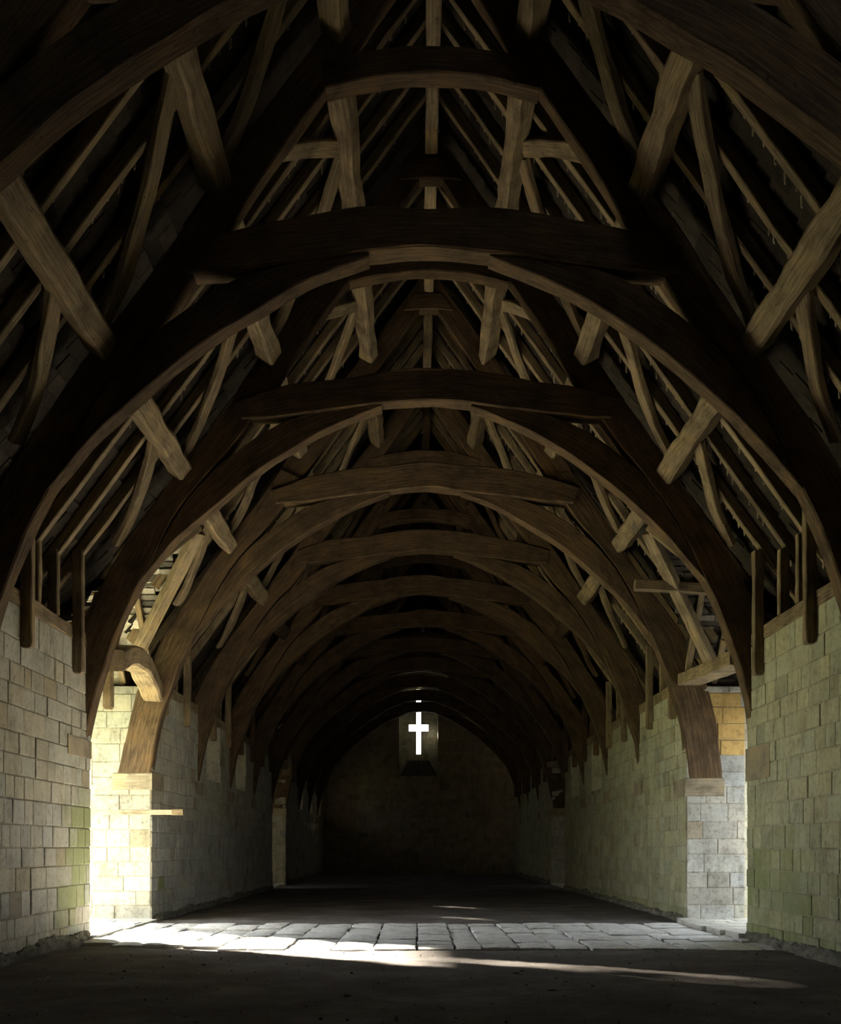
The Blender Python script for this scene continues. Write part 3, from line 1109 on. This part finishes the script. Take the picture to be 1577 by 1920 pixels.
# ------------------------------------------------------------------ rafters
for i, (ya, yb) in enumerate(bays):
    offs = [0.6, 1.2, 1.8, 2.4, 3.0] if i < 11 else [0.6, 1.2, 1.8, 2.4]
    pend = {3: (0, 3)}.get(i, (1, 4))
    for s in (-1, 1):
        sn = 'left' if s < 0 else 'right'
        nr = Vector((s * K * CA, 0, CA))
        for q, of in enumerate(offs):
            y = TY[i] + of + 0.11
            rr = random.Random(7000 + i * 40 + q * 3 + s)
            y += rr.uniform(-.03, .03)
            ulow = 5.5
            cut = None
            for k, (a, b_) in enumerate(OPEN):
                if a - 0.05 < y < b_ + 0.05:
                    cut = k
                    ulow = (ZR - porch_z(y, k)) / K + 0.02
            t = thing('common_rafter', 'oak common rafter on the %s slope, %s one behind the %s truss' % (sn, CNT[q], ORD[i]), 'rafter', group='common rafters')
            mb = MB()
            pts = []
            for j in range(6):
                u = ulow + (0.03 - ulow) * j / 5
                pts.append(xyz(s * u, ZR_at(u), y + rr.uniform(-.015, .015)) + nr * (RD / 2 + rr.uniform(-.008, .004)))
            beam(mb, pts, 0.105, RD, nr, 22, 0.01, 0.006, rr)
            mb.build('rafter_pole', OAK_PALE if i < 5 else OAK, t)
            if cut is None:
                p_ = q in pend
                mb = MB()
                u = 4.535
                ztop = ZR_at(4.53 if p_ else 4.645) + 0.06
                zb = 2.40 + rr.uniform(-.04, .04) if p_ else 2.97
                hx = 0.068
                st = []
                x = s * (4.525 if p_ else 4.645)
                n = 12
                for j in range(n):
                    z = zb + (ztop - zb) * j / (n - 1)
                    st.append((Vector((x + s * rr.uniform(-.003, .003), y, z + EYE)), Vector((hx, 0, 0)), Vector((0, 0.058 if p_ else 0.05, 0))))
                if p_:                                # rounded foot hanging down the wall face
                    f_ = [(Vector((x - s * 0.0, y, zb - 0.035 + EYE)), Vector((hx * .92, 0, 0)), Vector((0, .056, 0))),
                          (Vector((x, y, zb - 0.06 + EYE)), Vector((hx * .62, 0, 0)), Vector((0, .05, 0)))]
                    st = f_[::-1] + st
                loft(mb, st, 0.012, 0.004, rr)
                mb.build('ashlar_post', OAK_PALE if i < 5 else OAK, t)
            if i < 4:                                 # mortar nibs and lath ends showing along the rafter edge
                mb = MB()
                npg = 0
                u = ulow - 0.4
                dens = 0.85 if s > 0 else 0.5
                while u > 0.3:
                    if rr.random() < dens and (s > 0 or u < 3.6):
                        for sgn in (1,):
                            P = xyz(s * u, ZR_at(u), y + sgn * (0.0475 + 0.012)) + nr * rr.uniform(0.0, .06)
                            l = rr.uniform(0.03, 0.085)
                            Yv = Vector((0, 0.014, 0)); Uv = Vector((-s * CA, 0, K * CA)) * rr.uniform(.012, .026)
                            st = [(P, Uv, Yv), (P - Vector((0, -.01, l)), Uv * .6, Yv * .7)]
                            loft(mb, st, 0.003, 0.001, rr)
                            npg += 1
                    u -= rr.uniform(0.05, 0.13)
                if npg:
                    o = mb.build('torching_nibs', OAK_GREY, t, False)
                    o['kind'] = 'stuff'

# wall plates, one run to each stretch of wall
nm = [('front', 3.5, OPEN[0][0]), ('middle', OPEN[0][1] + 0.02, OPEN[1][0]), ('far', OPEN[1][1], GABLE)]
for s in (-1, 1):
    for (w_, ya, yb) in nm:
        mb = MB()
        rr = random.Random(int(ya * 10) + s)
        n = 10
        pts = [Vector((s * 4.70, ya + (yb - ya) * j / n, 2.875 + EYE + rr.uniform(-.006, .006))) for j in range(n + 1)]
        beam(mb, pts, 0.24, 0.19, (0, 0, 1), 40, 0.014, 0.006, rr)
        o = mb.build('wall_plate', OAK_PALE)
        tag(o, 'long oak wall plate lying on the %s stretch of the %s wall' % (w_, 'left' if s < 0 else 'right'), 'wall plate', 'wall plates')

# ------------------------------------------------------------------ timbers at the porch openings
for k, (a, b_) in enumerate(OPEN):
    mid = (a + b_) / 2
    wh = 'first' if k == 0 else 'second'
    for s in (-1, 1):
        sn = 'left' if s < 0 else 'right'
        for (e, en) in ((b_, 'far'), (a, 'near')):
            sg = 1 if e == b_ else -1
            rr = random.Random(8000 + k * 7 + s * 3 + sg)
            mb = MB()
            # valley timber where the porch roof meets the main roof
            y0 = e - sg * 0.0
            P0 = Vector((s * 4.98 + 0.05, mid + sg * 1.52, 3.06 + EYE))
            P1 = Vector((s * 3.55 + 0.08, mid + sg * 0.14, 4.93 + EYE))
            ext = (P1 - P0).normalized() * 0.05
            beam(mb, [P0, P0.lerp(P1, .33) + Vector((0, 0, rr.uniform(-.015, .015))), P0.lerp(P1, .66), P1 + ext], 0.19, 0.16, (s * .8, sg * .75, 1), 12, 0.01, 0.006, rr)
            o = mb.build('valley_rafter', OAK_PALE)
            tag(o, 'straight pale oak valley rafter on the %s side of the %s %s porch opening' % (en, wh, sn), 'valley rafter', 'valley rafters at the porches')
        # porch common rafters, far slope and near slope
        for sl, sln in ((1, 'far'), (-1, 'near')):
            nrp = Vector((0, sl * PR_K, 1)).normalized()
            for q, x in enumerate((4.62, 5.12, 5.66, 6.2)):
                rr = random.Random(8100 + k * 50 + s * 9 + sl * 3 + q)
                zt = min(PR_TOP, ZR_at(x) + 99)
                h0 = (b_ - a) / 2 + 0.12
                h1 = 0.03
                # stop the inner ones at the valley
                P = []
                for j in range(5):
                    h = h0 + (h1 - h0) * j / 4
                    P.append(Vector((s * (x + rr.uniform(-.01, .01)), mid + sl * h, PR_TOP - PR_K * h + EYE)) + nrp * 0.045)
                mb = MB()
                beam(mb, P, 0.10, 0.09, nrp, 10, 0.01, 0.005, rr)
                o = mb.build('porch_rafter', OAK_PALE)
                tag(o, 'short oak rafter, %s from the nave on the %s slope of the %s %s porch' % (CNT[q], sln, wh, sn), 'rafter', 'porch rafters')
        # beam bridging the opening from truss to truss
        rr = random.Random(8300 + k * 7 + s)
        mb = MB()
        y0, y1 = TY[2 if k == 0 else 7] + 0.20, TY[3 if k == 0 else 8] + 0.03
        if s < 0:
            P = [Vector((-4.27, y0, 2.62 + EYE)), Vector((-4.36, y0 + .9, 2.86 + EYE)), Vector((-4.42, y0 + 2.0, 2.90 + EYE)), Vector((-4.56, y1, 2.66 + EYE))]
            beam(mb, P, 0.34, 0.30, (0, 0, 1), 20, 0.035, 0.012, rr)
            lb = 'crooked hewn beam bridging the %s left opening below the eaves' % wh
        else:
            P = [Vector((4.55, y0, 2.66 + EYE)), Vector((4.57, (y0 + y1) / 2, 2.76 + EYE)), Vector((4.64, y1, 2.89 + EYE))]
            beam(mb, P, 0.40, 0.20, (0, 0, 1), 12, 0.014, 0.006, rr)
            lb = 'straight sawn beam bridging the %s right opening below the eaves' % wh
        o = mb.build('bridging_beam', OAK_PALE)
        tag(o, lb, 'beam')

# hanging post and strut seen in the porch openings
mb = MB()
st = [(Vector((-4.62, 15.35, z + EYE)), Vector((.075, 0, 0)), Vector((0, .05, 0))) for z in (2.10, 2.3, 2.5, 2.7)]
st = [(Vector((-4.62, 15.35, 2.06 + EYE)), Vector((.05, 0, 0)), Vector((0, .04, 0)))] + st
loft(mb, st, .012, .003, R)
tag(mb.build('hanging_post', OAK_PALE), 'short round-ended post hanging under the beam of the left opening', 'post')
mb = MB()
P = [Vector((3.50, 16.72, 4.26 + EYE)), Vector((4.1, 16.72, 4.23 + EYE)), Vector((5.2, 16.74, 4.16 + EYE))]
beam(mb, P, 0.16, 0.17, (0, 0, 1), 8, .015, .006, R)
tag(mb.build('porch_tie_beam', OAK_PALE), 'short level tie beam under the slates above the right opening', 'beam')

# wooden bar projecting across the left doorway
t = thing('door_bar', 'pale horizontal wooden bar projecting past the corner of the left doorway', 'wooden bar')
mb = MB()
beam(mb, [Vector((-6.2, 17.35, 0.607 + EYE)), Vector((-4.12, 17.35, 0.600 + EYE))], 0.07, 0.085, (0, 0, 1), 6, .006, .002, R)
mb.build('bar', OAK_GREY, t)
mb = MB()
beam(mb, [Vector((-4.14, 17.33, 0.600 + EYE)), Vector((-3.95, 17.33, 0.600 + EYE))], 0.09, 0.098, (0, 0, 1), 3, .006, .002, R)
mb.build('end_block', OAK_PALE, t)
